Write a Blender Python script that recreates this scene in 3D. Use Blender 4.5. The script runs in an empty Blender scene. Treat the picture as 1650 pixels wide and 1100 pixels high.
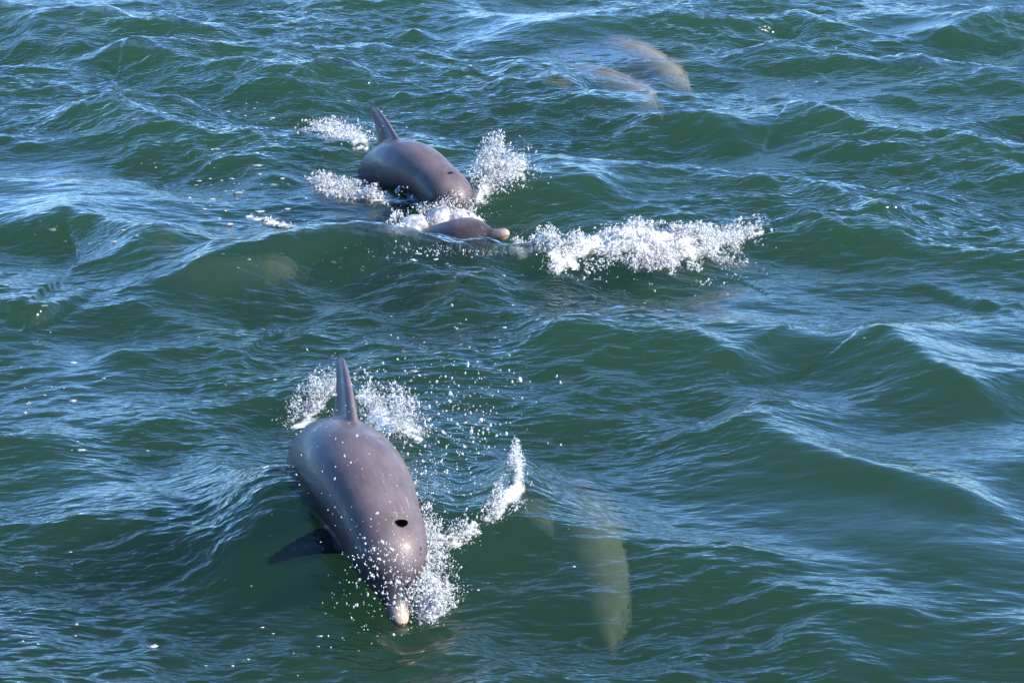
import bpy, math
import numpy as np
from math import radians, sin, cos, tan, atan, pi

# ------------------------------------------------------------------ camera, sky, sun, exposure
scene = bpy.context.scene
CAM_H, PITCH, FPX = 3.46, radians(19.8), 3600.0        # metres above the water, look-down angle, focal length in photo pixels
cam_data = bpy.data.cameras.new("camera")
cam = bpy.data.objects.new("camera", cam_data)
scene.collection.objects.link(cam)
cam.location = (0, 0, CAM_H)
cam.rotation_euler = (pi / 2 - PITCH, 0, 0)
cam_data.sensor_width = 36.0
cam_data.lens = 36.0 * FPX / 1650.0
cam_data.clip_end = 6000.0
cam_data.clip_start = 0.05
scene.camera = cam

SUN_EL, SUN_AZ = radians(31.0), radians(110.0)          # azimuth clockwise from +Y (the view direction)
world = bpy.data.worlds.new("World")
scene.world = world
world.use_nodes = True
wn = world.node_tree
wn.nodes.clear()
sky = wn.nodes.new("ShaderNodeTexSky")
sky.sky_type = 'NISHITA'
sky.sun_disc = False
sky.sun_elevation = SUN_EL
sky.sun_rotation = SUN_AZ
sky.air_density = 0.8
sky.dust_density = 0.0
sky.ozone_density = 8.5
bg = wn.nodes.new("ShaderNodeBackground")
bg.inputs["Strength"].default_value = 0.15
wo = wn.nodes.new("ShaderNodeOutputWorld")
wn.links.new(sky.outputs[0], bg.inputs[0])
wn.links.new(bg.outputs[0], wo.inputs[0])

sun_data = bpy.data.lights.new("sun", 'SUN')
sun_data.energy = 4.6
sun_data.angle = radians(0.55)
sun_data.color = (1.0, 0.88, 0.75)
sun = bpy.data.objects.new("sun", sun_data)
scene.collection.objects.link(sun)
sun.rotation_euler = (pi / 2 - SUN_EL, 0, pi - SUN_AZ)  # lamp's +Z axis points at the sun
sun.location = (20, 2, 20)

scene.view_settings.view_transform = 'Standard'
scene.view_settings.look = 'None'
scene.view_settings.exposure = 2.0
scene.view_settings.gamma = 1.0
scene.view_settings.use_curve_mapping = False
scene.render.engine = 'CYCLES'
cy = scene.cycles
cy.max_bounces = 5
cy.glossy_bounces = 2
cy.diffuse_bounces = 2
cy.transmission_bounces = 4
cy.transparent_max_bounces = 10
cy.volume_bounces = 0
cy.caustics_reflective = False
cy.caustics_refractive = False
cy.sample_clamp_indirect = 4.0
cy.use_denoising = True

RNG = np.random.default_rng(11)
COL = scene.collection.objects

# ------------------------------------------------------------------ helpers
def P(px, py, z=0.0):
    """photo pixel -> point on the horizontal plane at height z"""
    u, v = (px - 825.0) / FPX, (py - 550.0) / FPX
    d = np.array([u, cos(PITCH) - v * sin(PITCH), -sin(PITCH) - v * cos(PITCH)])
    t = (z - CAM_H) / d[2]
    return np.array([0, 0, CAM_H]) + t * d

def project(p):
    p = np.asarray(p, float) - np.array([0, 0, CAM_H])
    zc = p[1] * cos(PITCH) - p[2] * sin(PITCH)
    yc = p[1] * sin(PITCH) + p[2] * cos(PITCH)
    return (825 + FPX * p[0] / zc, 550 - FPX * yc / zc)

_TAB = np.random.default_rng(5).random((64, 64, 64)).astype(np.float32)
def vnoise(x, y, z=0.0):
    x, y, z = np.broadcast_arrays(np.asarray(x, float), np.asarray(y, float), np.asarray(z, float))
    xi, yi, zi = np.floor(x).astype(int), np.floor(y).astype(int), np.floor(z).astype(int)
    fx, fy, fz = x - xi, y - yi, z - zi
    fx, fy, fz = [f * f * f * (f * (f * 6 - 15) + 10) for f in (fx, fy, fz)]
    def T(a, b, c): return _TAB[(xi + a) & 63, (yi + b) & 63, (zi + c) & 63]
    def L(a, b, t): return a + (b - a) * t
    return L(L(L(T(0,0,0), T(1,0,0), fx), L(T(0,1,0), T(1,1,0), fx), fy),
             L(L(T(0,0,1), T(1,0,1), fx), L(T(0,1,1), T(1,1,1), fx), fy), fz)
def fbm(x, y, z=0.0, o=4):
    s, a, n = 0.0, 0.5, 0.0
    for i in range(o):
        s = s + a * vnoise(x * 2**i + 17.3 * i, y * 2**i + 5.1 * i, z * 2**i + 9.7 * i); n += a; a *= 0.5
    return s / n

def sstep(a, b, x):
    t = np.clip((x - a) / (b - a), 0, 1)
    return t * t * (3 - 2 * t)

def make_mesh(name, verts, faces, smooth=True):
    """faces: int array (n,3) or (n,4), or a list of such arrays"""
    if not isinstance(faces, list): faces = [faces]
    me = bpy.data.meshes.new(name)
    verts = np.asarray(verts, np.float32)
    me.vertices.add(len(verts)); me.vertices.foreach_set("co", verts.ravel())
    flat = np.concatenate([f.ravel() for f in faces]).astype(np.int32)
    tot = np.concatenate([np.full(len(f), f.shape[1], np.int32) for f in faces])
    start = np.concatenate([[0], np.cumsum(tot)[:-1]]).astype(np.int32)
    me.loops.add(len(flat)); me.loops.foreach_set("vertex_index", flat)
    me.polygons.add(len(tot)); me.polygons.foreach_set("loop_start", start); me.polygons.foreach_set("loop_total", tot)
    me.polygons.foreach_set("use_smooth", np.full(len(tot), smooth))
    me.update(calc_edges=True); me.validate()
    return me

def link(name, me, mat, parent=None, **props):
    o = bpy.data.objects.new(name, me)
    COL.link(o)
    if mat is not None: me.materials.append(mat)
    if parent is not None: o.parent = parent
    for k, v in props.items(): o[k] = v
    return o

def set_attr(me, name, kind, data):
    a = me.attributes.new(name, kind, 'POINT')
    a.data.foreach_set('vector' if kind == 'FLOAT_VECTOR' else 'value', np.asarray(data, np.float32).ravel())

class Nodes:
    def __init__(self, name):
        self.m = bpy.data.materials.new(name); self.m.use_nodes = True
        self.t = self.m.node_tree; self.t.nodes.clear()
        self.out = self.t.nodes.new("ShaderNodeOutputMaterial")
    def n(self, kind, **kw):
        nd = self.t.nodes.new("ShaderNode" + kind)
        ins = kw.pop('ins', {})
        for k, v in kw.items(): setattr(nd, k, v)
        for k, v in ins.items(): self.put(nd.inputs[k], v)
        return nd
    def put(self, sock, v):
        if isinstance(v, bpy.types.NodeSocket): self.t.links.new(v, sock)
        elif isinstance(v, bpy.types.Node): self.t.links.new(v.outputs[0], sock)
        else: sock.default_value = v
    def math(self, op, a, b=0.0, clamp=False):
        nd = self.n("Math", operation=op, use_clamp=clamp); self.put(nd.inputs[0], a); self.put(nd.inputs[1], b)
        return nd.outputs[0]
    def ramp(self, fac, stops, interp='LINEAR'):
        nd = self.n("ValToRGB"); nd.color_ramp.interpolation = interp
        e = nd.color_ramp.elements
        while len(e) > 1: e.remove(e[0])
        for i, (p, c) in enumerate(stops):
            el = e[0] if i == 0 else e.new(p)
            el.position = p; el.color = c if len(c) == 4 else (*c, 1)
        self.put(nd.inputs[0], fac)
        return nd.outputs[0]
    def mix(self, fac, a, b):
        nd = self.n("Mix", data_type='RGBA'); self.put(nd.inputs[0], fac); self.put(nd.inputs[6], a); self.put(nd.inputs[7], b)
        return nd.outputs[2]
    def sep(self, v):
        return self.n("SeparateXYZ", ins={0: v}).outputs

# ------------------------------------------------------------------ the wave field
# crest lines read off the photograph: (pixel points), height m, face width m, back width m
RIDGES = [
 ([(100,100),(145,82),(200,75),(250,83),(300,98),(350,103),(390,101),(430,112),(480,118),(540,108),(600,100),(660,108)], .13, .30, .50),
 ([(20,48),(80,38),(130,32),(175,44)], .06, .22, .35),
 ([(0,60),(70,63),(135,74)], .06, .20, .35),
 ([(430,52),(500,46),(560,44),(640,48),(730,38)], .07, .20, .35),
 ([(130,150),(165,165),(190,195),(230,225),(265,255)], .09, .34, .40),
 ([(320,248),(345,250),(380,265),(430,284),(500,292)], .06, .22, .30),
 ([(40,385),(85,360),(110,345),(150,360),(200,383),(260,396),(330,410)], .11, .36, .40),
 ([(150,478),(230,450),(300,430),(420,412),(480,397),(530,390),(620,394),(750,408),(870,405),(960,392),(1060,375),(1150,362),(1230,360)], .15, .26, .42),
 ([(0,505),(40,494),(90,502)], .07, .22, .25),
 ([(120,565),(220,568),(300,556),(340,545),(400,558),(470,552)], .06, .22, .28),
 ([(800,530),(860,540),(930,545),(1050,545),(1130,555),(1200,575),(1300,588)], .08, .26, .36),
 ([(1130,620),(1160,650),(1210,680),(1300,712),(1400,742),(1480,766),(1580,790),(1700,815)], .10, .40, .30),
 ([(1330,522),(1390,530),(1440,545),(1490,590),(1560,626),(1650,655)], .08, .26, .30),
 ([(1190,182),(1270,173),(1320,190),(1380,206),(1450,216),(1520,214),(1590,224),(1660,232)], .09, .24, .36),
 ([(1050,50),(1110,40),(1160,42),(1220,36),(1280,32),(1340,42),(1400,52)], .09, .26, .40),
 ([(1180,65),(1260,80),(1340,92),(1400,102),(1480,106),(1560,125)], .08, .26, .36),
 ([(780,108),(830,106),(900,124),(960,130)], .08, .30, .34),
 ([(960,204),(1010,200),(1050,190),(1130,192),(1210,226)], .07, .22, .32),
 ([(800,225),(850,255),(900,285),(960,300),(1040,312)], .07, .30, .36),
 ([(1150,302),(1210,290),(1270,281),(1330,308),(1430,342),(1560,352)], .07, .24, .34),
 ([(1230,350),(1300,360),(1360,375),(1430,385),(1520,380)], .05, .20, .30),
 ([(270,700),(340,742),(400,790),(450,828),(545,852)], .05, .12, .26),
 ([(832,700),(842,760),(832,810),(790,862)], .06, .10, .18),
 ([(0,832),(90,838),(200,853),(290,880),(380,902),(480,940),(545,957)], .035, .22, .16),
 ([(170,985),(240,1010),(310,1040)], .03, .16, .16),
 ([(690,985),(740,1010),(800,1055),(870,1110)], .045, .30, .22),
 ([(1030,870),(1130,905),(1260,960),(1400,1000),(1560,1020)], .045, .30, .26),
 ([(1240,1000),(1330,1040),(1400,1100)], .03, .22, .20),
 ([(460,500),(560,485),(640,470),(720,478),(800,500)], .045, .18, .26),
 ([(640,640),(760,628),(860,640),(960,620),(1040,590)], .045, .24, .26),
 ([(1500,60),(1560,40),(1620,34),(1680,40)], .07, .24, .34),
 ([(1560,480),(1600,470),(1660,478)], .05, .22, .28),
]
_R = []
for pts, A, wf, wb in RIDGES:
    _R.append((np.array([P(a, b, A * 0.8)[:2] for a, b in pts]), A * 1.22, wf * .85, wb * 1.15))

def ridges(x, y):
    h = np.zeros_like(x)
    for pl, A, wf, wb in _R:
        m = 4.5 * max(wf, wb)
        lo, hi = pl.min(0) - m, pl.max(0) + m
        idx = np.nonzero((x > lo[0]) & (x < hi[0]) & (y > lo[1]) & (y < hi[1]))[0]
        if len(idx) == 0: continue
        X, Y = x[idx], y[idx]
        seg = np.diff(pl, axis=0); sl = np.hypot(*seg.T); cum = np.concatenate([[0], np.cumsum(sl)]); tot = cum[-1]
        best = np.full(len(X), 1e9); sd = np.zeros(len(X)); tt = np.zeros(len(X))
        for i in range(len(seg)):
            dx, dy = X - pl[i, 0], Y - pl[i, 1]
            t = np.clip((dx * seg[i, 0] + dy * seg[i, 1]) / sl[i]**2, 0, 1)
            ex, ey = dx - t * seg[i, 0], dy - t * seg[i, 1]
            d = np.hypot(ex, ey)
            c = seg[i, 0] * dy - seg[i, 1] * dx            # >0: behind the crest
            u = d < best
            best = np.where(u, d, best); sd = np.where(u, np.sign(c), sd); tt = np.where(u, (cum[i] + t * sl[i]) / tot, tt)
        if (np.diff(pl[:, 0]) > 0).all():                  # which side of the crest, without wedges at its bends
            sd = np.sign(Y - np.interp(X, pl[:, 0], pl[:, 1]))
        w = np.where(sd > 0, wb, wf)
        q = best / w
        prof = np.exp(-(np.sqrt(q * q + 0.03) - 0.173) * 1.35)
        trough = -0.30 * np.exp(-((best - 2.3 * wf) / (0.9 * wf))**2) * (sd < 0)
        ends = sstep(0, .24, tt) * sstep(0, .24, 1 - tt)
        h[idx] += A * ends * (prof + trough)
    return h

_W = []
_r = np.random.default_rng(23)
for i in range(90):
    lam = 0.07 * (34.0 ** ((i + _r.random()) / 90))       # 0.07 .. 2.4 m
    spread = 0.42 if lam > 0.7 else 0.62
    th = pi / 2 - 0.22 + _r.normal() * spread
    slope = 0.037 if lam > 0.7 else (0.034 if lam > 0.25 else 0.028)
    _W.append((lam, cos(th), sin(th), slope * lam / (2 * pi) * (0.6 + 0.8 * _r.random()), _r.random() * 2 * pi))

def ripple_amount(x, y):
    """gusts: patches of ruffled and of slick water"""
    g = sstep(0.30, 0.66, fbm(x * 0.62 + 3, y * 0.42 + 8, 1.5, 3))
    a = 0.30 + 1.15 * g
    for (px, py, rx, ry, k) in SLICK:
        c = P(px, py)
        a = a * (1 - k * np.exp(-(((x - c[0]) / rx)**2 + ((y - c[1]) / ry)**2)))
    return a
SLICK = [(1250,800,1.0,.50,.75),(1480,880,.9,.45,.6),(230,800,.6,.35,.7),(1050,610,.8,.35,.5),(60,1010,.5,.4,.5),(930,300,.8,.5,.6),
         (620,340,.7,.4,.55),(220,440,.8,.4,.4),(500,950,.4,.3,.5),(760,920,.3,.3,.6)]

def surf(x, y):
    """height of the water at arbitrary points"""
    x = np.atleast_1d(np.asarray(x, float)); y = np.atleast_1d(np.asarray(y, float))
    rip = ripple_amount(x, y)
    near = np.exp(-np.maximum(0, np.hypot(x, (y - 11)) - 13) / 10.0)
    X, Y = x, y
    big = 0.55
    for it in range(3):
        H = np.zeros_like(x); DX = np.zeros_like(x); DY = np.zeros_like(x)
        for lam, cx, cyy, a, ph in _W:
            k = 2 * pi / lam
            amp = a * (rip if lam < 0.6 else big + 0.45 * rip)
            arg = k * (cx * X + cyy * Y) + ph
            s = np.sin(arg); H += amp * np.cos(arg); DX -= amp * cx * s; DY -= amp * cyy * s
        if it < 2:
            X, Y = x - 0.9 * DX, y - 0.9 * DY
    # warped ridge coordinates so that traced crests are not ruler-smooth
    wx = x + 0.10 * (fbm(x * 1.3, y * 1.3, 4.2, 3) - .5); wy = y + 0.22 * (fbm(x * 1.7, y * 1.7, 7.7, 3) - .5)
    return (H + ridges(wx, wy) + DOLPHIN_SWELL(x, y)) * near

def DOLPHIN_SWELL(x, y):
    h = np.zeros_like(x)
    for px, py, z, rx, ry, A in SWELLS:
        c = P(px, py, z)
        h += A * np.exp(-((x - c[0]) / rx)**2 - ((y - c[1]) / ry)**2)
    return h
SWELLS = [(470,760,0,.16,.26,-.02),(468,888,0,.26,.26,.17),(655,985,0,.12,.14,-.05),(600,770,0,.5,.5,.075),(620,640,0,.3,.25,.03),(700,900,0,.10,.12,.04),(690,395,0,.5,.2,.02),(785,392,0,.34,.30,-.09),(960,62,0,.8,.7,.11)]

# ------------------------------------------------------------------ water
def graded(a, b, lo, hi, fine, grow, far):
    """fine spacing between a and b, geometric growth out to +-far"""
    mid = []
    t = a
    while t < b: mid.append(t); t += fine(t)
    mid.append(b)
    left, s, t = [], fine(a), a
    while t > lo:
        s *= grow; t -= s; left.append(t)
    right, s, t = [], fine(b), b
    while t < hi:
        s *= grow; t += s; right.append(t)
    return np.array(left[::-1] + mid + right)

gx = graded(-5.2, 5.2, -1500, 1500, lambda t: 0.0125 + 0.004 * max(0, abs(t) - 2.2), 1.25, 0)
gy = graded(5.2, 18.6, -1500, 1500, lambda t: 0.0085 + 0.0010 * (t - 5.2), 1.25, 0)
XX, YY = np.meshgrid(gx, gy)
nx, ny = len(gx), len(gy)
xf, yf = XX.ravel(), YY.ravel()
inner = (np.abs(xf) < 40) & (yf > -30) & (yf < 50)
zf = np.zeros_like(xf)
zf[inner] = surf(xf[inner], yf[inner])
near_ = (np.abs(xf) < 5.6) & (yf > 5.0) & (yf < 19.0)     # cat's-paw ripples a few centimetres long
_x, _y = xf[near_], yf[near_]
_u, _v = _x * cos(.12) + _y * sin(.12), -_x * sin(.12) + _y * cos(.12)
_rp = .0110 * (vnoise(_u * 8, _v * 21, 3.0) - .5) + .0085 * (vnoise(_u * 13, _v * 36 + _u * 4, 9.0) - .5) * np.clip(1.9 - _y / 10, 0, 1)
zf[near_] += _rp * ripple_amount(_x, _y)

class Surface:
    """fast lookup into the built water sheet"""
    def __init__(s):
        s.Z = zf.reshape(ny, nx)
    def __call__(s, x, y):
        x = np.atleast_1d(np.asarray(x, float)); y = np.atleast_1d(np.asarray(y, float))
        i = np.clip(np.searchsorted(gx, x) - 1, 0, nx - 2); j = np.clip(np.searchsorted(gy, y) - 1, 0, ny - 2)
        tx = (x - gx[i]) / (gx[i + 1] - gx[i]); ty = (y - gy[j]) / (gy[j + 1] - gy[j])
        Z = s.Z
        return (Z[j, i] * (1 - tx) + Z[j, i + 1] * tx) * (1 - ty) + (Z[j + 1, i] * (1 - tx) + Z[j + 1, i + 1] * tx) * ty
SURF = Surface()

def PS(px, py):
    """photo pixel -> point on the wavy water"""
    z = 0.0
    for _ in range(4):
        p = P(px, py, z); z = float(SURF(p[0], p[1])[0])
    return P(px, py, z)

def seg_dist(x, y, pl, rad):
    """distance to a polyline over its local radius, and the position along it"""
    best = np.full(x.shape, 1e9); 
    for i in range(len(pl) - 1):
        s = pl[i + 1] - pl[i]; L2 = s @ s + 1e-9
        t = np.clip(((x - pl[i, 0]) * s[0] + (y - pl[i, 1]) * s[1]) / L2, 0, 1)
        d = np.hypot(x - pl[i, 0] - t * s[0], y - pl[i, 1] - t * s[1]) / (rad[i] + t * (rad[i + 1] - rad[i]))
        best = np.minimum(best, d)
    return best

# whitewater patches: name-label, path of photo pixels, radius m at each, height m, droplets
FOAM = {
 'snout':  ([(688,885),(690,930),(692,962),(705,988)], [.03,.06,.085,.05], .09),
 'brow':   ([(765,868),(735,886),(700,905)], [.025,.035,.04], .05),
 'fin_left':  ([(540,655),(508,664),(480,682)], [.04,.08,.05], .055),
 'fin_right': ([(585,655),(620,680),(672,702)], [.04,.10,.05], .06),
 'wavelet': ([(828,735),(836,785),(818,830),(785,860)], [.015,.03,.045,.03], .05),
 'wake':   ([(485,192),(520,208),(555,226),(585,240)], [.06,.10,.12,.08], .05),
 'flank':  ([(505,293),(545,308),(600,320),(660,328),(705,336)], [.03,.08,.07,.05,.04], .05),
 'burst':  ([(770,330),(795,318),(822,308),(840,318)], [.04,.10,.12,.06], .085),
 'dome':   ([(628,380),(660,374),(700,366),(735,352),(772,348)], [.04,.09,.10,.08,.05], .09),
 'crest':  ([(830,402),(900,402),(950,400),(1010,400),(1060,406),(1110,406),(1160,390),(1200,375),(1224,374)],
            [.035,.055,.08,.13,.22,.20,.10,.09,.03], .055),
 'streak': ([(400,350),(435,356),(480,368)], [.03,.05,.03], .01),
}
foamf = np.zeros_like(xf)
for k, (pts, rad, H) in FOAM.items():
    pl = np.array([PS(*p)[:2] for p in pts]); rad = np.array(rad) * 1.9
    lo, hi = pl.min(0) - rad.max(), pl.max(0) + rad.max()
    idx = np.nonzero((xf > lo[0]) & (xf < hi[0]) & (yf > lo[1]) & (yf < hi[1]))[0]
    foamf[idx] = np.maximum(foamf[idx], np.clip(1 - seg_dist(xf[idx], yf[idx], pl, rad), 0, 1))
idx = np.nonzero(foamf > 0)[0]                            # lace of bubbles lying on the water round the splashes
lace = 1 - np.abs(2 * fbm(xf[idx] * 11, yf[idx] * 11, .7, 3) - 1) * 4
foamf[idx] = .7 * sstep(.62, .95, foamf[idx] * (.55 * fbm(xf[idx] * 22, yf[idx] * 22, 2.2, 4) + .45 + .5 * np.clip(lace, 0, 1)))

# closed body of water: wavy sheet, straight sides, flat bottom
DEPTH = 7.0
vid = np.arange(nx * ny).reshape(ny, nx)
quads = np.stack([vid[:-1, :-1], vid[:-1, 1:], vid[1:, 1:], vid[1:, :-1]], -1).reshape(-1, 4)
loop = np.concatenate([vid[0, :-1], vid[:-1, -1], vid[-1, :0:-1], vid[:0:-1, 0]])
top = np.stack([xf, yf, zf], 1)
low = top[loop].copy(); low[:, 2] = -DEPTH
lid = len(top) + np.arange(len(loop))
sides = np.stack([loop, lid, np.roll(lid, -1), np.roll(loop, -1)], 1)
cen = np.array([[0, 0, -DEPTH]])
cid = len(top) + len(loop)
bottom = np.stack([np.full(len(loop), cid), np.roll(lid, -1), lid], 1)
water_me = make_mesh("water", np.concatenate([top, low, cen]), [quads, sides, bottom])
pad = np.zeros(len(loop) + 1)
set_attr(water_me, "ripple", 'FLOAT', np.concatenate([ripple_amount(xf, yf), pad]))
set_attr(water_me, "foam", 'FLOAT', np.concatenate([foamf, pad]))

def water_material():
    N = Nodes("sea_water")
    foam = N.n("Attribute", attribute_name="foam").outputs["Fac"]
    co = N.n("TexCoord").outputs["Object"]
    mp = N.n("Mapping", ins={0: co}); mp.inputs["Rotation"].default_value = (0, 0, 0.12); mp.inputs["Scale"].default_value = (0.38, 1, 1)
    nz = N.n("TexNoise", ins={"Vector": mp, "Scale": 42.0, "Detail": 1.0, "Roughness": 0.5})
    rip = N.n("Attribute", attribute_name="ripple").outputs["Fac"]
    bump = N.n("Bump", ins={"Strength": 1.0, "Distance": 0.011, "Height": N.math('MULTIPLY', nz.outputs[0], rip)})
    # Schlick reflectance (the same from both sides)
    geo = N.n("NewGeometry")
    dot = N.n("VectorMath", operation='DOT_PRODUCT', ins={0: geo.outputs["Incoming"], 1: bump})
    c = N.math('SUBTRACT', 1.0, N.math('ABSOLUTE', dot.outputs["Value"]), clamp=True)
    F = N.math('ADD', 0.022, N.math('MULTIPLY', 0.978, N.math('POWER', c, 4.5)))
    bent = N.n("BsdfRefraction", ins={"IOR": 1.025, "Roughness": 0.02, "Normal": bump})
    clear = N.n("MixShader", ins={0: 0.6, 1: N.n("BsdfTransparent"), 2: bent})
    gloss = N.n("BsdfGlossy", ins={"Roughness": 0.10, "Normal": bump})
    surf_ = N.n("MixShader", ins={0: F, 1: clear, 2: gloss})
    f = foam
    white = N.n("BsdfDiffuse", ins={"Color": (0.78, 0.82, 0.82, 1)})
    N.put(N.out.inputs["Surface"], N.n("MixShader", ins={0: f, 1: surf_, 2: white}))
    sc = N.n("VolumeScatter", ins={"Color": (0.066, 0.158, 0.092, 1), "Density": 0.90, "Anisotropy": 0.0})
    ab = N.n("VolumeAbsorption", ins={"Color": (0.30, 0.52, 0.38, 1), "Density": 0.98})
    N.put(N.out.inputs["Volume"], N.n("AddShader", ins={0: sc, 1: ab}))
    return N.m
water = link("water", water_me, water_material(), kind="structure", label="choppy green sea water reflecting blue sky")

# ------------------------------------------------------------------ dolphins
LREF = 2.4
#        x      half-width  top     bottom     (fractions of the body length, snout at 0)
PROF = np.array([
 (0.000, .0050, .0040, -.0070),
 (0.003, .0105, .0085, -.0120),
 (0.010, .0150, .0115, -.0165),
 (0.022, .0180, .0130, -.0200),
 (0.040, .0212, .0158, -.0245),
 (0.054, .0255, .0205, -.0300),
 (0.065, .0325, .0320, -.0350),
 (0.077, .0410, .0440, -.0405),
 (0.093, .0520, .0555, -.0475),
 (0.115, .0635, .0655, -.0565),
 (0.140, .0710, .0715, -.0640),
 (0.170, .0760, .0760, -.0710),
 (0.220, .0840, .0850, -.0810),
 (0.290, .0950, .0955, -.0930),
 (0.360, .1030, .1030, -.1010),
 (0.430, .1040, .1060, -.1020),
 (0.510, .0970, .1030, -.0960),
 (0.600, .0790, .0900, -.0810),
 (0.700, .0530, .0720, -.0610),
 (0.800, .0310, .0530, -.0430),
 (0.880, .0200, .0370, -.0310),
 (0.940, .0150, .0230, -.0210),
 (0.980, .0120, .0130, -.0130),
 (1.000, .0050, .0050, -.0050)])

def loft(rings):
    n = rings.shape[1]; m = len(rings)
    v = rings.reshape(-1, 3)
    q = []
    i = np.arange(n); j = (i + 1) % n
    for r in range(m - 1):
        q.append(np.stack([r * n + i, r * n + j, (r + 1) * n + j, (r + 1) * n + i], 1))
    v = np.concatenate([v, rings[0].mean(0)[None], rings[-1].mean(0)[None]])
    a, b = len(v) - 2, len(v) - 1
    t = np.concatenate([np.stack([np.full(n, a), j, i], 1), np.stack([np.full(n, b), (m - 1) * n + i, (m - 1) * n + j], 1)])
    return v, np.concatenate(q), t

def body_profile(x):
    return [np.interp(x, PROF[:, 0], PROF[:, c]) for c in (1, 2, 3)]

def foil(le, te, half, axis, n=18):
    """ring of a thin symmetric section from leading point to trailing point; thickness along `axis`"""
    a = np.linspace(0, 2 * pi, n, endpoint=False)
    c = 0.5 - 0.5 * np.cos(a)
    th = half * 2.6 * (np.sqrt(c + 1e-6) * (1 - c) + .04) * np.sign(np.sin(a) + 1e-9) * np.abs(np.sin(a))**0.3
    return le[None] + c[:, None] * (te - le)[None] + th[:, None] * np.asarray(axis)[None]

def canonical(tuck=False):
    xs = np.concatenate([np.linspace(0, .12, 34), np.linspace(.125, 1, 90)])
    ang = np.linspace(0, 2 * pi, 40, endpoint=False)
    w, tp, bt = body_profile(xs)
    k = np.array([1, 2, 3, 2, 1.]); k /= k.sum()
    def sm(a): return np.convolve(np.pad(a, 2, mode='edge'), k, 'valid')
    rings = []
    w, tp, bt = sm(w), sm(tp), sm(bt)
    for x, W, T, B in zip(xs, w, tp, bt):
        cz, hz = (T + B) / 2, (T - B) / 2
        c, s = np.cos(ang), np.sin(ang)
        e = 2 / 2.15
        yy = W * np.sign(c) * np.abs(c)**e; zz = hz * np.sign(s) * np.abs(s)**e
        yy = yy * (1 - 0.12 * np.clip(s, 0, 1) * (0.35 if x > .06 else 0))
        rings.append(np.stack([np.full_like(ang, x), yy, cz + zz], 1))
    parts = [loft(np.array(rings))]
    # dorsal fin: leaning back, hooked tip
    fr = []
    for t in np.linspace(0, 1, 16):
        z = 0.070 + t * 0.148
        le = 0.352 + 0.146 * t**0.88 + 0.026 * t**4
        te = 0.580 - 0.030 * np.sin(pi * t) + 0.006 * t**2
        if t > .85: te -= (t - .85) * .09
        if te - le < .012: te = le + .012
        fr.append(foil(np.array([le, 0, z]), np.array([te, 0, z]), .0135 * (1 - t)**0.7 + .0045, (0, 1, 0)))
    parts.append(loft(np.array(fr)))
    for s in (-1, 1):
        pr = []
        for t in np.linspace(0, 1, 16):                    # flippers
            base = np.array([0.215, s * 0.058, -0.052])
            out = np.array([0.150, s * 0.045, -0.040]) if tuck else np.array([0.100, s * 0.085, -0.115])
            mid = base + out * t + np.array([0.035 * t * t, 0, 0])
            ch = 0.036 * (1 - t**2.6)**0.6 + .004
            pr.append(foil(mid - np.array([ch, 0, .006]), mid + np.array([ch, 0, .006]), .0085 * (1 - t) + .0035, (0, s * .45, .9)))
        parts.append(loft(np.array(pr)))
        kr = []
        for t in np.linspace(0, 1, 14):                    # flukes
            y = s * (t * .135)
            le = .925 + .085 * t**1.25
            te = 1.004 + .030 * np.sin(pi * t * .8) * .6 + .004 * t
            if te - le < .008: te = le + .008
            kr.append(foil(np.array([le, y, 0]), np.array([te, y, 0]), .007 * (1 - t) + .003, (0, 0, 1)))
        parts.append(loft(np.array(kr)))
    V, Q, T, off = [], [], [], 0
    for v, q, t in parts:
        V.append(v); Q.append(q + off); T.append(t + off); off += len(v)
    me = make_mesh("shape", np.concatenate(V) * LREF, [np.concatenate(Q), np.concatenate(T)])
    o = bpy.data.objects.new("shape", me); COL.link(o)
    import bmesh
    bm = bmesh.new(); bm.from_mesh(me); bmesh.ops.recalc_face_normals(bm, faces=bm.faces); bm.to_mesh(me); bm.free()
    r = o.modifiers.new("r", 'REMESH'); r.mode = 'VOXEL'; r.voxel_size = 0.0085; r.use_smooth_shade = True
    s = o.modifiers.new("s", 'SMOOTH'); s.factor = 0.5; s.iterations = 5
    dg = bpy.context.evaluated_depsgraph_get()
    ev = bpy.data.meshes.new_from_object(o.evaluated_get(dg))
    v = np.empty(len(ev.vertices) * 3, np.float32); ev.vertices.foreach_get("co", v); v = v.reshape(-1, 3)
    tot = np.empty(len(ev.polygons), np.int32); ev.polygons.foreach_get("loop_total", tot)
    li = np.empty(len(ev.loops), np.int32); ev.loops.foreach_get("vertex_index", li)
    bpy.data.objects.remove(o); bpy.data.meshes.remove(me); bpy.data.meshes.remove(ev)
    assert (tot == 4).all()
    return v.astype(float) / LREF, li.reshape(-1, 4)
BODY_V, BODY_Q = canonical()
TUCK_V, TUCK_Q = canonical(True)
# dimple of the blowhole and a shallow neck behind it
_d = ((BODY_V[:, 0] - .150) / .010)**2 + (BODY_V[:, 1] / .014)**2
BODY_V[:, 2] -= np.where(BODY_V[:, 2] > 0, .0012 * np.exp(-_d), 0)

def top_at(x): return float(np.interp(x, PROF[:, 0], PROF[:, 2]))

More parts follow.
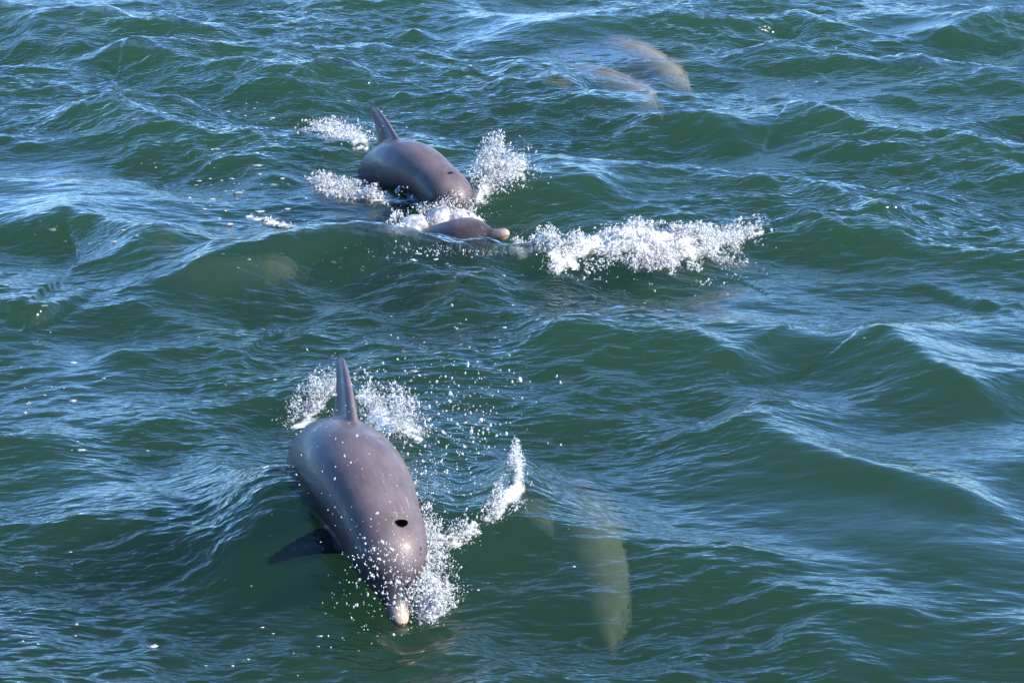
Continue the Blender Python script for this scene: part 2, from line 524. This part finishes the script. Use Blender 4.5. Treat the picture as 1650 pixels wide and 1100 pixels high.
class Pose:
    def __init__(s, L, anchor_frac, anchor_xyz, keys, girth=1.0):
        """keys: rows of (fraction, heading deg from -Y towards +X, pitch deg up at the snout end, roll deg)"""
        s.L, s.girth = L, girth
        k = np.array(keys, float)
        f = np.linspace(-.05, 1.06, 445)
        def curve(c):
            v = np.interp(f, k[:, 0], k[:, c])
            g = np.exp(-np.linspace(-2, 2, 41)**2); g /= g.sum()
            return np.radians(np.convolve(np.pad(v, 20, mode='edge'), g, 'valid'))
        hd, pt, rl = curve(1), curve(2), curve(3)
        d = np.stack([np.sin(hd) * np.cos(pt), -np.cos(hd) * np.cos(pt), np.sin(pt)], 1)   # towards the snout
        up0 = np.stack([-np.sin(hd) * np.sin(pt), np.cos(hd) * np.sin(pt), np.cos(pt)], 1)
        sd0 = np.cross(d, up0)
        up = up0 * np.cos(rl)[:, None] + sd0 * np.sin(rl)[:, None]
        sd = np.cross(d, up)
        C = -np.cumsum(d, 0) * (f[1] - f[0]) * L
        a = np.array([np.interp(anchor_frac, f, C[:, i]) for i in range(3)])
        s.f, s.C, s.up, s.sd = f, C - a + np.asarray(anchor_xyz), up, sd
    def __call__(s, v):
        v = np.atleast_2d(np.asarray(v, float))
        ip = lambda A: np.stack([np.interp(v[:, 0], s.f, A[:, i]) for i in range(3)], 1)
        r = np.hypot(v[:, 1], v[:, 2]) + 1e-9
        slim = 1 - (1 - s.girth) * sstep(.10, .22, v[:, 0]) * np.minimum(1, .105 / r)      # a leaner trunk, fins keep their size
        w = s.L * slim[:, None]
        return ip(s.C) + w * (v[:, 1:2] * ip(s.sd) + v[:, 2:3] * ip(s.up))

def dolphin_material(name, tone=1.0, warm=1.0, shine=1.0):
    N = Nodes(name)
    rest = N.n("Attribute", attribute_name="rest").outputs["Vector"]
    x, y, z = N.sep(rest)
    warp = N.n("TexNoise", ins={"Vector": rest, "Scale": 9.0, "Detail": 3.0})
    zz = N.math('ADD', z, N.math('MULTIPLY', N.math('SUBTRACT', warp.outputs[0], 0.5), 0.035))
    back = (0.060 * tone * warm, 0.049 * tone, 0.053 * tone, 1)
    side = (0.024 * tone * warm, 0.021 * tone, 0.023 * tone, 1)  # flanks darker than real skin: the shaded side is put into the colour
    belly = (0.27, 0.25, 0.23, 1)
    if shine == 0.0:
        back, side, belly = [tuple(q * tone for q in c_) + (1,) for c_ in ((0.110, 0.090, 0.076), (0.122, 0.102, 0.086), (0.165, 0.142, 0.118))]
    fac = N.n("MapRange", ins={0: zz, 1: -0.12, 2: 0.12})
    c = N.ramp(fac.outputs[0], [(0.0, belly), (0.12, belly), (0.30, side), (0.60, side), (0.80, back)], 'EASE')
    fl = N.n("Attribute", attribute_name="flipper").outputs["Fac"]
    c = N.mix(fl, c, (0.022, 0.019, 0.020, 1))  # flippers dark by nature, darkened further for the body's shade
    # pale snout tip
    tipf = N.n("MapRange", ins={0: N.math('ADD', x, N.math('MULTIPLY', warp.outputs[0], 0.012)), 1: 0.020, 2: 0.050, 3: 1.0, 4: 0.0})
    c = N.mix(N.math('MULTIPLY', tipf.outputs[0], 0.85), c, (0.25, 0.20, 0.165, 1))
    # long fine streaks and rake marks
    mp = N.n("Mapping", ins={0: rest}); mp.inputs["Scale"].default_value = (7, 90, 90)
    st = N.n("TexNoise", ins={"Vector": mp, "Scale": 1.0, "Detail": 4.0, "Roughness": 0.6})
    bl = N.n("TexNoise", ins={"Vector": rest, "Scale": 17.0, "Detail": 5.0, "Roughness": 0.68})
    v = N.math('ADD', 0.22, N.math('ADD', N.math('MULTIPLY', st.outputs[0], 0.14), N.math('MULTIPLY', bl.outputs[0], 1.46)))
    hs = N.n("HueSaturation", ins={"Value": v, "Color": c})
    mp2 = N.n("Mapping", ins={0: rest}); mp2.inputs["Rotation"].default_value = (0.3, 0.5, 0.35); mp2.inputs["Scale"].default_value = (9, 210, 120)
    rk = N.n("TexNoise", ins={"Vector": mp2, "Scale": 1.0, "Detail": 2.0})
    rake = N.n("MapRange", ins={0: rk.outputs[0], 1: 0.66, 2: 0.74, 3: 0.0, 4: 0.55})
    pale = N.mix(rake.outputs[0], hs.outputs[0], (0.16, 0.14, 0.14, 1))
    fine = N.n("TexNoise", ins={"Vector": rest, "Scale": 70.0, "Detail": 3.0})
    wetb = N.n("Bump", ins={"Strength": 0.35, "Distance": 0.006, "Height": fine.outputs[0]})
    ml = N.math('MULTIPLY', N.math('LESS_THAN', x, 0.10), N.math('LESS_THAN', N.math('ABSOLUTE', N.math('ADD', z, N.math('SUBTRACT', 0.009, N.math('MULTIPLY', x, 0.06)))), 0.0013))
    col = N.mix(N.math('MULTIPLY', ml, 0.75), pale, (0.03, 0.025, 0.025, 1))
    bmp = N.n("Bump", ins={"Strength": 0.30, "Distance": 0.006, "Height": N.math('ADD', N.math('MULTIPLY', st.outputs[0], 0.3), bl.outputs[0])})
    rg = N.n("MapRange", ins={0: bl.outputs[0], 1: 0.3, 2: 0.7, 3: 0.42, 4: 0.60})
    dry = N.math('SUBTRACT', 1.0, fl)
    wet = N.n("MapRange", ins={0: bl.outputs[0], 1: 0.40, 2: 0.62, 3: 0.04, 4: 0.30})
    p = N.n("BsdfPrincipled", ins={"Base Color": col, "Roughness": rg.outputs[0], "Normal": bmp, "Specular IOR Level": N.math('MULTIPLY', dry, 0.22 * shine), "Coat Weight": N.math('MULTIPLY', N.math('MULTIPLY', dry, shine), wet.outputs[0]), "Coat Roughness": 0.16, "Coat Normal": wetb, "Coat IOR": 1.33})
    N.put(N.out.inputs["Surface"], p)
    return N.m
M_DOLPHIN = dolphin_material("wet_dolphin_skin")
M_PALE = dolphin_material("brightened_pale_skin", 2.4, 1.05, 0.0)  # pale skin, brightened further to offset dim light under water
M_TAN = dolphin_material("brightened_tan_skin", 3.4, 1.05, 0.0)  # same skin brightened again, for light lost over the far pair
def simple(name, col, rough, **ins):
    N = Nodes(name)
    nz = N.n("TexNoise", ins={"Scale": 40.0})
    c = N.mix(N.math('MULTIPLY', nz.outputs[0], 0.5), (*col, 1), (*[q * .7 for q in col], 1))
    p = N.n("BsdfPrincipled", ins={"Base Color": c, "Roughness": rough, **ins})
    N.put(N.out.inputs["Surface"], p)
    return N.m
M_HOLE = simple("blowhole_shade", (0.0008, 0.0007, 0.0008), 1.0, **{"Specular IOR Level": 0.0})
M_EYE = simple("dolphin_eye", (0.012, 0.009, 0.009), 0.08)

DOLPHINS = {}
def dolphin(key, pose, label, hole=(0.0118, 0.0056), wobble=0.0, tuck=False):
    root = bpy.data.objects.new("dolphin", None)
    COL.link(root)
    o = pose([(0.35, 0, 0)])[0]
    root.location = o
    root.empty_display_size = 0.2
    root["label"] = label; root["category"] = "dolphin"; root["group"] = "pod of dolphins"
    bv, bq = (TUCK_V, TUCK_Q) if wobble or tuck else (BODY_V, BODY_Q)
    pv = pose(bv)
    if wobble:
        pv[:, 0] += wobble * 2 * (fbm(pv[:, 0] * 5, pv[:, 1] * 34, 2.0, 2) - .5)  # refraction ripple put into the shape of submerged bodies
    me = make_mesh("body", pv - o, bq)
    set_attr(me, "rest", 'FLOAT_VECTOR', bv)
    w_, t_, b_ = body_profile(bv[:, 0])
    out = np.sqrt((bv[:, 1] / w_)**2 + ((bv[:, 2] - (t_ + b_) / 2) / ((t_ - b_) / 2))**2)
    set_attr(me, "flipper", 'FLOAT', sstep(1.02, 1.14, out) * (bv[:, 2] < 0) * (bv[:, 0] > .17) * (bv[:, 0] < .55))
    body = link("body", me, (M_TAN if 'far' in key else M_PALE) if wobble else M_DOLPHIN, root)
    # blowhole: a dark crescent lens in its dimple, black for the shade inside
    n = 24; rings = []
    a = np.linspace(0, 2 * pi, n, endpoint=False)
    for r in (0.0, .5, .85, 1.0):
        u, w = np.cos(a) * r * hole[0], np.sin(a) * r * hole[1]
        xx = .150 + w + 0.35 * (u / hole[0])**2 * hole[1] * 1.2
        zz = np.array([top_at(q) for q in xx]) * np.sqrt(np.clip(1 - (u / .0735)**2, 0, 1)) + .0022 + .0006 * (1 - r * r)
        rings.append(np.stack([xx, u, zz], 1))
    rings = np.array(rings)
    q = [np.stack([r * n + np.arange(n), r * n + (np.arange(n) + 1) % n, (r + 1) * n + (np.arange(n) + 1) % n, (r + 1) * n + np.arange(n)], 1) for r in range(1, 3)]
    cpt = rings[0].mean(0)[None]
    t = np.stack([np.full(n, 4 * n), n + np.arange(n), n + (np.arange(n) + 1) % n], 1)
    v = np.concatenate([rings.reshape(-1, 3), cpt])
    link("blowhole", make_mesh("blowhole", pose(v) - o, [np.concatenate(q), t]), M_HOLE, root)
    for s in (-1, 1):
        th = np.linspace(0, pi, 9); ph = np.linspace(0, 2 * pi, 14, endpoint=False)
        sp = np.array([[.118 + .0062 * np.cos(p) * np.sin(h), s * (.0645 + .0035 * np.cos(h)), -.014 + .0042 * np.sin(p) * np.sin(h)] for h in th for p in ph])
        vv, qq, tt = loft(sp.reshape(9, 14, 3))
        link("eye", make_mesh("eye", pose(vv) - o, [qq, tt]), M_EYE, root)
    DOLPHINS[key] = pose
    return root

POSES = {}
#POSE-BEGIN
def surfacing(ax, ay, az, L, h0, h1, h2, p0, p1, p2, p3, r0, r1, girth=1.0):
    return Pose(L, .15, (ax, ay, az), [(0,h0,p0,r0),(.09,h0,p0,r0),(.2,(h0+h1)/2,(p0+p1)/2,r0),(.34,h1,p1,r1),(.48,h2,p2,r1),(.65,h2-4,p3+6,r1),(.85,h2-14,p3+24,0),(1,h2-20,p3+34,0)], girth)
POSES['near'] = surfacing(-0.443, 7.172, 0.110, 2.02, 15.9, 22.0, 18.0, -46.8, 3.0, 18.0, 32.0, -15.8, -12.5, .93)
POSES['middle'] = surfacing(-0.368, 11.834, 0.065, 2.07, 34.1, 30.5, 24.3, -37.2, 9.6, 23.1, 24.0, -0.7, -1.2, .78)
POSES['calf'] = surfacing(-0.254, 11.243, -0.048, 1.978, 60.1, 46.0, 30.0, 21.4, 44.0, 36.0, 6.0, -2.2, 0.0)
POSES['beside'] = Pose(1.75, .0, P(982, 1062, -.76), [(0,2,-14,30),(.2,6,-14,48),(.4,10,-8,64),(.7,14,14,60),(1,16,26,30)], .84)
POSES['far_front'] = Pose(2.0, .0, P(1066, 190, -.30), [(0,32,-4,30),(.2,34,2,50),(.4,36,8,64),(.7,38,8,60),(1,38,10,20)])
POSES['far_back'] = Pose(2.3, .0, P(1112, 160, -.29), [(0,24,-2,50),(.2,25,2,70),(.5,26,4,80),(.8,28,14,60),(1,28,14,30)])
POSES['left'] = Pose(2.0, .0, P(502, 454, -.46), [(0,62,10,-40),(.2,62,20,-40),(.5,66,20,-30),(.8,68,8,0),(1,68,6,0)])
#POSE-END
dolphin('near', POSES['near'], "grey dolphin arching out of the water beside a burst of spray, blowhole wide open")
dolphin('middle', POSES['middle'], "dark grey dolphin with hooked back fin surfacing behind the long foaming crest", hole=(.0095, .0022))
dolphin('calf', POSES['calf'], "dolphin showing only its rounded forehead and pale snout above the water", hole=(.009, .002), tuck=True)
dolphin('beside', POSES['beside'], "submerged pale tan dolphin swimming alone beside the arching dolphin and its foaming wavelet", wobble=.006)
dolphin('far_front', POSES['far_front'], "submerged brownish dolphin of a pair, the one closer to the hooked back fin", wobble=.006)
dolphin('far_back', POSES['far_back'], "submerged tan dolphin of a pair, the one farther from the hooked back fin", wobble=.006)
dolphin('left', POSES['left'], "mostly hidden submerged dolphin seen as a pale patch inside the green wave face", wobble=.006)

# ------------------------------------------------------------------ whitewater, spray and flecks
def ico(sub):
    import bmesh
    bm = bmesh.new(); bmesh.ops.create_icosphere(bm, subdivisions=sub, radius=1.0)
    v = np.array([q.co[:] for q in bm.verts]); f = np.array([[q.index for q in p.verts] for p in bm.faces]); bm.free()
    return v, f
ICO = {1: ico(1), 2: ico(2)}

def drops(pos, rad, rng, stretch=None, axis=None):
    """vertices and triangles of many small drops"""
    V, F, off = [], [], 0
    for sub, sel in ((2, rad > .0070), (1, rad <= .0070)):
        p, r = pos[sel], rad[sel]
        if len(p) == 0: continue
        bv, bf = ICO[sub]
        s = np.ones((len(p), 3)) if stretch is None else stretch[sel]
        v = bv[None] * s[:, None, :] * r[:, None, None]
        wob = np.clip(1 + .30 * rng.normal(size=(len(p), len(bv), 1)), .4, 1.8)
        v = v * wob
        th = rng.random(len(p)) * 6.28
        if axis is not None:
            ax = axis[sel]; ax = ax / np.linalg.norm(ax, axis=1, keepdims=True)
            t1 = np.cross(ax, np.array([[0.31, 0.9, 0.1]])); t1 /= np.linalg.norm(t1, axis=1, keepdims=True); t2 = np.cross(ax, t1)
            v = v[..., 0:1] * t1[:, None] + v[..., 1:2] * t2[:, None] + v[..., 2:3] * ax[:, None]
        V.append((v + p[:, None]).reshape(-1, 3))
        F.append((bf[None] + (off + np.arange(len(p)) * len(bv))[:, None, None]).reshape(-1, 3)); off += len(p) * len(bv)
    return np.concatenate(V), np.concatenate(F)

def froth_material():
    N = Nodes("white_froth")
    co = N.n("TexCoord").outputs["Object"]
    a = N.n("TexNoise", ins={"Vector": co, "Scale": 60.0, "Detail": 5.0, "Roughness": 0.65})
    v = N.n("TexVoronoi", ins={"Vector": co, "Scale": 85.0})
    h = N.math('ADD', a.outputs[0], N.math('MULTIPLY', v.outputs["Distance"], 0.8))
    bmp = N.n("Bump", ins={"Strength": 0.9, "Distance": 0.012, "Height": h})
    p = N.n("BsdfPrincipled", ins={"Base Color": (0.60, 0.63, 0.65, 1), "Roughness": 0.28, "Normal": bmp, "IOR": 1.33})
    tl = N.n("BsdfTranslucent", ins={"Color": (0.58, 0.65, 0.64, 1), "Normal": bmp})
    m = N.n("MixShader", ins={0: 0.35, 1: p, 2: tl})
    att = N.n("Attribute", attribute_name="thick").outputs["Fac"]
    hole = N.n("TexNoise", ins={"Vector": co, "Scale": 62.0, "Detail": 4.0, "Roughness": 0.75})
    al = N.ramp(N.math('ADD', N.math('MULTIPLY', att, 0.75), N.math('MULTIPLY', hole.outputs[0], 0.75)), [(0.62, (0, 0, 0)), (0.98, (.85, .85, .85))])
    N.put(N.out.inputs["Surface"], N.n("MixShader", ins={0: al, 1: N.n("BsdfTransparent"), 2: m}))
    return N.m
def drop_material():
    N = Nodes("water_drops")
    p = N.n("BsdfPrincipled", ins={"Base Color": (0.70, 0.73, 0.75, 1), "Roughness": 0.12, "IOR": 1.33})
    tl = N.n("BsdfTranslucent", ins={"Color": (0.70, 0.74, 0.74, 1)})
    m = N.n("MixShader", ins={0: 0.45, 1: p, 2: tl})
    lw = N.n("LayerWeight", ins={"Blend": 0.35})
    clear = N.n("MixShader", ins={0: lw.outputs["Fresnel"], 1: N.n("BsdfTransparent"), 2: N.n("BsdfGlossy", ins={"Roughness": 0.08})})
    N.put(N.out.inputs["Surface"], N.n("MixShader", ins={0: 0.52, 1: m, 2: clear}))
    return N.m
M_FROTH, M_DROP = froth_material(), drop_material()

def whitewater(key, label, n_drops, up=1.0, seed=0, res=.0075, spread=1.25, dmin=.0018, film=.85):
    pts, rad, H = FOAM[key]
    rng = np.random.default_rng(100 + seed)
    pl = np.array([PS(*p)[:2] for p in pts]); rad = np.array(rad)
    lo, hi = pl.min(0) - rad.max() * 1.2, pl.max(0) + rad.max() * 1.2
    ax, ay = np.arange(lo[0], hi[0], res), np.arange(lo[1], hi[1], res)
    X, Y = np.meshgrid(ax, ay); x, y = X.ravel(), Y.ravel()
    d = seg_dist(x, y, pl, rad)
    rag = fbm(x * 9 + seed, y * 9, seed * 1.7, 4)
    m = np.clip(1.05 - d + 1.5 * (rag - .5), 0, 1)
    bil = np.abs(2 * fbm(x * 24, y * 24, 3.3 + seed, 4) - 1)
    lump = 0.30 + 0.9 * fbm(x * 8 + 5, y * 8, seed + .5, 2) - 1.4 * bil + .45 * fbm(x * 60, y * 60, 1.0, 2)
    z = SURF(x, y) + .004 + H * .6 * np.sqrt(np.clip(m, 0, 1)) * np.clip(lump, 0.0, 2)
    jx = .010 * (fbm(x * 30, y * 30, 8.1, 2) - .5); jy = .010 * (fbm(x * 30, y * 30, 2.1, 2) - .5)
    id_ = np.arange(len(x)).reshape(X.shape)
    q = np.stack([id_[:-1, :-1], id_[:-1, 1:], id_[1:, 1:], id_[1:, :-1]], -1).reshape(-1, 4)
    q = q[(m[q] > 0.12).all(1)]
    used, inv = np.unique(q, return_inverse=True)
    v = np.stack([x + jx, y + jy, z], 1)[used]
    o = pl.mean(0); o = np.array([o[0], o[1], float(SURF(*o)[0])])
    me = make_mesh("foam", v - o, inv.reshape(-1, 4))
    set_attr(me, "thick", 'FLOAT', m[used] * film)
    # drops thrown up over it, in clumps and strings
    seg = np.hypot(*np.diff(pl, axis=0).T); cum = np.concatenate([[0], np.cumsum(seg)])
    M = n_drops * 9
    t = rng.random(M) * cum[-1]
    rr = np.interp(t, cum, rad)
    c = np.stack([np.interp(t, cum, pl[:, 0]), np.interp(t, cum, pl[:, 1])], 1)
    off = rng.normal(size=(M, 2)) * .5 * spread
    c = c + off * rr[:, None]
    edge = np.exp(-.8 * (off**2).sum(1))
    hz = H * up * (rng.random(M)**1.7) * (0.25 + edge) * 1.5
    z = SURF(c[:, 0], c[:, 1]) + hz
    clump = fbm(c[:, 0] * 13 + seed, c[:, 1] * 13, z * 11, 3)
    pr = (rr / rad.max())**1.6 * sstep(.44, .62, clump)
    keep = np.nonzero(rng.random(M) < pr)[0][:n_drops]
    c, z = c[keep], z[keep]; k = len(keep)
    rd = np.clip(dmin * (.6 + .75 * rng.exponential(size=k)), .55 * dmin, 3.4 * dmin)
    st = np.ones((k, 3)); st[:, 2] = 1 + 2.6 * rng.random(k)**2; st[:, :2] *= (.75 + .3 * rng.random(k))[:, None]
    axd = np.stack([rng.normal(size=k) * .9 + .3, rng.normal(size=k) * .7, np.ones(k)], 1)
    dv, df = drops(np.column_stack([c, z]), rd, rng, st, axd)
    root = link("whitewater", me, M_FROTH, kind="stuff", label=label, category="foam")
    root.location = o
    root.name = "whitewater"
    link("droplets", make_mesh("droplets", dv - o, df), M_DROP, root, kind="stuff")
    return root

def sheet_material():
    N = Nodes("thin_water_sheet")
    co = N.n("TexCoord").outputs["Object"]
    mp = N.n("Mapping", ins={0: co}); mp.inputs["Scale"].default_value = (26, 26, 9)
    nz = N.n("TexNoise", ins={"Vector": mp, "Scale": 1.0, "Detail": 4.0, "Roughness": 0.65})
    bmp = N.n("Bump", ins={"Strength": 0.8, "Distance": 0.01, "Height": nz.outputs[0]})
    lw = N.n("LayerWeight", ins={"Blend": 0.45, "Normal": bmp})
    g = N.n("MixShader", ins={0: lw.outputs["Fresnel"], 1: N.n("BsdfTransparent"), 2: N.n("BsdfGlossy", ins={"Roughness": 0.1, "Normal": bmp})})
    w = N.n("MixShader", ins={0: 0.5, 1: N.n("BsdfDiffuse", ins={"Color": (.8, .83, .85, 1), "Normal": bmp}), 2: N.n("BsdfTranslucent", ins={"Color": (.8, .84, .84, 1)})})
    f = N.ramp(nz.outputs[0], [(0.42, (.10, .10, .10)), (0.66, (.80, .80, .80))])
    N.put(N.out.inputs["Surface"], N.n("MixShader", ins={0: f, 1: g, 2: w}))
    return N.m
M_SHEET = sheet_material()
def water_sheet(parent, px, py, rx, ry, h, lean, seed):
    c = PS(px, py)
    n, m = 40, 22
    V = []
    for i in range(m):
        a = i / (m - 1)
        for j in range(n):
            t = 2 * pi * j / n
            r = np.cos(a * pi / 2)**.62
            V.append((c[0] + rx * r * np.cos(t) + lean * a, c[1] + ry * r * np.sin(t), c[2] - .02 + (h + .02) * np.sin(a * pi / 2)))
    V = np.array(V)
    d = .22 * (fbm(V[:, 0] * 14 + seed, V[:, 1] * 14, V[:, 2] * 14, 3) - .5)
    V[:, 0] += d * rx; V[:, 1] += d * ry; V[:, 2] += d * h * .5
    i, j = np.meshgrid(np.arange(m - 1), np.arange(n), indexing='ij'); i, j = i.ravel(), j.ravel()
    q = np.stack([i * n + j, i * n + (j + 1) % n, (i + 1) * n + (j + 1) % n, (i + 1) * n + j], 1)
    link("water_sheet", make_mesh("water_sheet", V - np.array(parent.location), q), M_SHEET, parent)

whitewater('snout', "bright white splash breaking beside the arching dolphin's snout", 5200, 1.5, 1, .005, dmin=.0012)
whitewater('brow', "thin frothy curl of water between the arching dolphin's cheek and the wavelet", 900, 1.2, 2, .005, dmin=.0012)
whitewater('fin_left', "loose white froth on the shaded side of the arching dolphin's fin", 2400, 1.7, 3, .006, dmin=.0012, film=.55)
whitewater('fin_right', "loose white froth on the sunlit side of the arching dolphin's fin", 3200, 1.8, 4, .006, dmin=.0012, film=.55)
whitewater('wavelet', "small foaming wavelet between the arching dolphin and the submerged one", 2200, 1.2, 5, .005, dmin=.0012)
whitewater('wake', "broken foam trailing behind the hooked back fin", 2600, 1.0, 6, film=.65)
whitewater('flank', "band of foam along the dark flank of the dolphin with hooked fin", 3200, 1.0, 7, film=.65)
whitewater('burst', "white splash thrown up on the sunlit side of the dolphin with hooked fin", 4200, 1.6, 8)
dome = whitewater('dome', "domed sheet of white water around the rounded forehead", 3000, 1.0, 9)
water_sheet(dome, 664, 380, .085, .08, .115, .02, 1)
water_sheet(dome, 702, 378, .080, .09, .155, .03, 2)
water_sheet(dome, 734, 366, .085, .07, .085, .02, 3)
whitewater('crest', "long foaming crest rolling ahead of the two surfacing dolphins", 14000, 1.0, 10)
whitewater('streak', "flat foam streak floating away from the dolphins", 120, .5, 11, film=.5)

def spray(label, boxes, seed, name="spray"):
    """boxes: (px, py, spread px x, spread px y, distance y m, count, radius scale)"""
    rng = np.random.default_rng(seed)
    pos, rad = [], []
    for px, py, sx, sy, dist, n, rs in boxes:
        a, b = px + rng.normal(size=n) * sx, py + rng.normal(size=n) * sy
        for u, w in zip(a, b):
            v = np.array([(u - 825) / FPX, cos(PITCH) - (w - 550) / FPX * sin(PITCH), -sin(PITCH) - (w - 550) / FPX * cos(PITCH)])
            t = (dist + rng.normal() * .12) / v[1]
            q = np.array([0, 0, CAM_H]) + v * t
            if q[2] < float(SURF(q[0], q[1])[0]) + .01: q = PS(u, w) + np.array([0, 0, .012])
            pos.append(q); rad.append(np.clip(.0014 + .0011 * rng.exponential(), .0014, .0062) * rs)
    pos, rad = np.array(pos), np.array(rad)
    st = np.ones((len(pos), 3)); st[:, 2] = 1.1 + 1.6 * rng.random(len(pos))**2
    ax = np.stack([rng.normal(size=len(pos)) * .35 - .1, rng.normal(size=len(pos)) * .3, np.ones(len(pos))], 1)
    v, f = drops(pos, rad, rng, st, ax)
    o = pos.mean(0)
    r = link(name, make_mesh(name, v - o, f), M_DROP, kind="stuff", label=label, category="spray")
    r.location = o
    return r
spray("drops of spray flying around the arching dolphin's fin and back",
      [(690, 740, 60, 55, 7.72, 330, 1.0), (640, 640, 70, 45, 8.02, 130, .9), (760, 690, 55, 60, 7.92, 190, .9), (560, 700, 45, 40, 7.62, 70, .7),
       (720, 600, 90, 30, 8.32, 60, .8), (560, 780, 50, 60, 7.27, 70, .7), (620, 900, 35, 30, 6.87, 260, .8), (590, 980, 45, 30, 6.77, 70, .8), (660, 960, 25, 20, 6.72, 160, .9)], 41)
spray("fine drops of spray over the dolphin with hooked fin",
      [(815, 280, 20, 18, 11.70, 110, 1.1), (740, 345, 25, 8, 11.50, 90, 1.0), (560, 215, 30, 14, 12.40, 50, 1.0), (720, 406, 60, 5, 10.9, 160, .9), (820, 408, 40, 5, 10.9, 140, .9)], 42)  # the groups along the crest stand in for its glints

# floating flecks of foam
rng = np.random.default_rng(77)
fl = []
def scatter(px, py, sx, sy, n, rs=1.0):
    for _ in range(n):
        fl.append((px + rng.normal() * sx, py + rng.normal() * sy, rs))
for a in [(360,300,60,30,46,1.5),(420,190,20,15,14,1.6),(450,360,50,14,18,1.5),(140,375,40,12,12,1.5),(480,30,60,14,22,1.3),(300,240,90,40,14,1.2),
          (60,640,50,70,16,1.1),(600,430,110,14,70,1.0),(430,1060,60,30,14,1.0),(80,1020,60,50,10,1.0),(640,560,100,50,40,.8),(330,920,120,70,14,.9),
          (560,600,60,40,20,.9),(1250,110,120,50,18,1.1),(1350,560,120,60,12,.8),(900,470,80,25,14,1.0),(200,620,160,60,14,1.0),(850,840,60,60,14,.7),(600,110,60,20,20,1.1)]:
    scatter(*a)
pos, rad = [], []
for a, b, rs in fl:
    q = PS(a, b)
    pos.append(q + np.array([0, 0, .002])); rad.append(np.clip(.0022 + .0022 * rng.exponential(), .0022, .010) * rs)
pos, rad = np.array(pos), np.array(rad)
st = np.ones((len(pos), 3)); st[:, 0] = 1.0 + .9 * rng.random(len(pos)); st[:, 2] = .30
th = rng.normal(size=len(pos)) * .4
v, f = drops(pos, rad, rng, st)
o = pos.mean(0)
r = link("foam_flecks", make_mesh("foam_flecks", v - o, f), M_DROP, kind="stuff", label="scattered white flecks of foam floating on the waves", category="foam")
r.location = o
